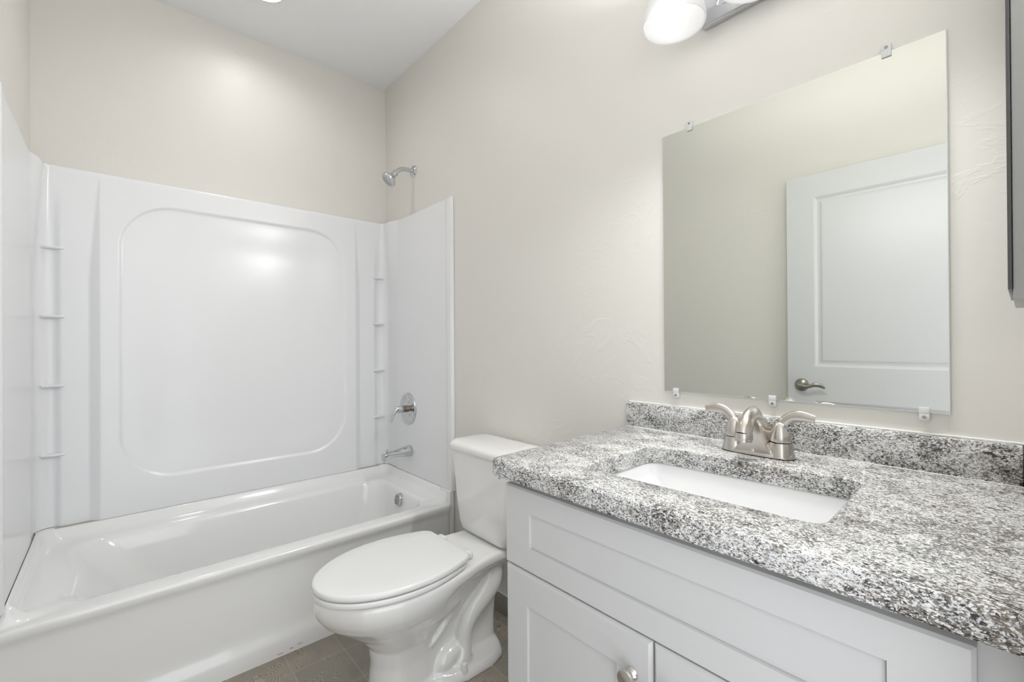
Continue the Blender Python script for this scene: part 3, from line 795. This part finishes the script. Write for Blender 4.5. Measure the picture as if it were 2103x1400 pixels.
# ------------------------------------------------------------------ vanity light
vl = thing('vanity_light', 'three shade chrome vanity light bar above the mirror', 'light fixture', (2.2137, 0, 2.12))
mk('back_plate', B().box((2.030, -.026, 2.064), (2.397, -.001, 2.176), .006, 3), M['chrome'], vl)
mk('cross_bar', B().tube([(1.985, -.060, 2.205), (2.2137, -.060, 2.205), (2.443, -.060, 2.205)], [.009] * 3, 18, ref=(0, 0, 1)).tube([(2.15, -.02, 2.16), (2.15, -.06, 2.205)], [.008] * 2, 14).tube([(2.277, -.02, 2.16), (2.277, -.06, 2.205)], [.008] * 2, 14), M['chrome'], vl)
for x in (2.007, 2.2137, 2.4204):
    b = B().tube([(x, -.060, 2.205), (x, -.10, 2.218), (x, -.13, 2.208), (x, -.13, 2.17)], [.007] * 4, 16, ref=(1, 0, 0))
    b.lathe([(.0145, 0), (.018, .004), (.018, .036), (.008, .040)], (x, -.13, 2.130), (0, 0, 1), 32)
    for k in range(3):   # three thin claws carry the glass rim
        a = 2 * math.pi * k / 3 + .5
        b.tube([(x, -.13, 2.160), (x + .03 * math.cos(a), -.13 + .03 * math.sin(a), 2.158), (x + .056 * math.cos(a), -.13 + .056 * math.sin(a), 2.1435)], [.0025] * 3, 8)
    mk('lamp_arm', b, M['chrome'], vl)
    prof_o = [(.0800, 0), (.0815, .004), (.0805, .018), (.0765, .036), (.066, .070), (.0575, .102), (.0565, .105)]
    prof_i = [(.0535, .105), (.0535, .102), (.062, .069), (.072, .037), (.0755, .020), (.0765, .004), (.0785, .0005)]
    shd = mk('lamp_shade', B().lathe(prof_o + prof_i + [(.0800, 0)], (x, -.13, 2.037), (0, 0, 1), 56, cap0=False, cap1=False), M['frosted'], vl, angle=50)
    shd['label'] = 'frosted bell glass shade'
    mk('bulb', B().lathe([(0, 0), (.012, .002), (.0215, .008), (.028, .018), (.030, .030), (.028, .042), (.021, .056), (.0145, .068), (.0135, .085), (0, .086)], (x, -.13, 2.049), (0, 0, 1), 32), M['bulb'], vl)['label'] = 'lit round bulb'
    for nm_, en, dy, dz, ax in (('bulb_light', SPOT, -.175, 2.0, (0, -.8, -.6)), ('bulb_uplight', UPL, -.15, 2.19, (0, -.25, 1))):
        ld = bpy.data.lights.new(nm_, 'SPOT'); ld.energy = en; ld.spot_size = math.radians(178 if nm_ == 'bulb_light' else 156); ld.spot_blend = .45 if nm_ == 'bulb_light' else .3; ld.shadow_soft_size = .038; ld.color = (.985, .998, 1)
        lo = bpy.data.objects.new(nm_, ld); C.objects.link(lo); lo.parent = vl
        lo.location = Vector((x, dy, dz)) - vl.location; lo.rotation_euler = Vector(ax).to_track_quat('-Z', 'Y').to_euler()

# ------------------------------------------------------------------ ceiling downlight
cl = thing('ceiling_downlight', 'round recessed white downlight in the ceiling above the tub', 'ceiling light', (.405, -.765, H))
mk('trim_ring', B().lathe([(.085, -.0003), (.084, -.003), (.078, -.005), (.072, -.004), (.070, 0), (.070, .004)], (DLX, DLY, H), (0, 0, 1), 48, cap0=False, cap1=False), M['ceiling'], cl)
mk('reflector', B().lathe([(.0702, .0005), (.069, .01), (.067, .026), (.067, .034)], (DLX, DLY, H), (0, 0, 1), 48, cap0=False, cap1=False), M['ceiling'], cl)
mk('light_lens', B().lathe([(.0665, .033), (.0665, .030), (.05, .026), (0, .025)], (DLX, DLY, H), (0, 0, 1), 48), M['lens'], cl)

# ------------------------------------------------------------------ open door seen in the mirror
dr = bpy.data.objects.new('door_1', None); C.objects.link(dr); dr.location = (2.18, -1.49, 0); dr['kind'] = 'structure'
DU = Vector((.9995, -.0300, 0)).normalized(); DN = Vector((.0300, .9995, 0)).normalized(); DO = Vector((1.788, -1.460, .010))
mould = ((.006, -.003), (.014, -.0095), (.024, -.0095), (.034, -.0055), (.040, -.005))
dp = B().slab(DO, DU, (0, 0, 1), DN, .79, 2.035, .034, [(.125, .665, 1.035, 1.915), (.125, .665, .20, .86)], mould, .0015)
slab_ = mk('door_slab', dp, M['doorpaint'], dr, smooth=False)
ro = DO + DU * .066 + Vector((0, 0, .938))
lv = B().lathe([(.033, 0), (.0325, .004), (.029, .010), (.018, .014), (.014, .016)], ro, DN, 40)
lv.lathe([(.0105, .010), (.0105, .046), (.009, .050)], ro, DN, 24)
q = lambda a, n_, z: ro + DU * a + DN * n_ + Vector((0, 0, z))
lv.tube([q(-.010, .046, .004), q(.012, .050, -.002), (q(.040, .052, -.004)), q(.068, .050, .006), q(.092, .046, .004), q(.112, .042, -.008)], [(.0085, .0085), (.0095, .009), (.007, .0085), (.006, .010), (.005, .010), (.003, .006)], 20, ref=(0, 0, 1))
mk('door_handle', lv, M['darknickel'], dr)['label'] = 'satin nickel wave lever'
mk('latch_plate', B().box((DO.x - .0015, -1.489, .92), (DO.x + .002, -1.464, .976), .0005), M['darknickel'], dr)

# ------------------------------------------------------------------ scrap of film under the counter corner
fs = B()
fs.tube([(1.806, -.582, .8675), (1.805, -.5835, .862), (1.807, -.586, .857), (1.812, -.5835, .8535)], [(.006, .0004), (.0055, .0004), (.005, .0004), (.003, .0004)], 12, ref=(0, 1, 0))
fs.tube([(1.8005, -.582, .8675), (1.8000, -.5835, .862), (1.8025, -.586, .857), (1.8095, -.5835, .8535)], [.0006] * 4, 8, mi=1)
tag(mk('film_scrap', fs, [M['clear'], M['blue']], org=(1.806, -.582, .862)), 'tiny blue edged scrap of clear film under the counter corner', 'film scrap')
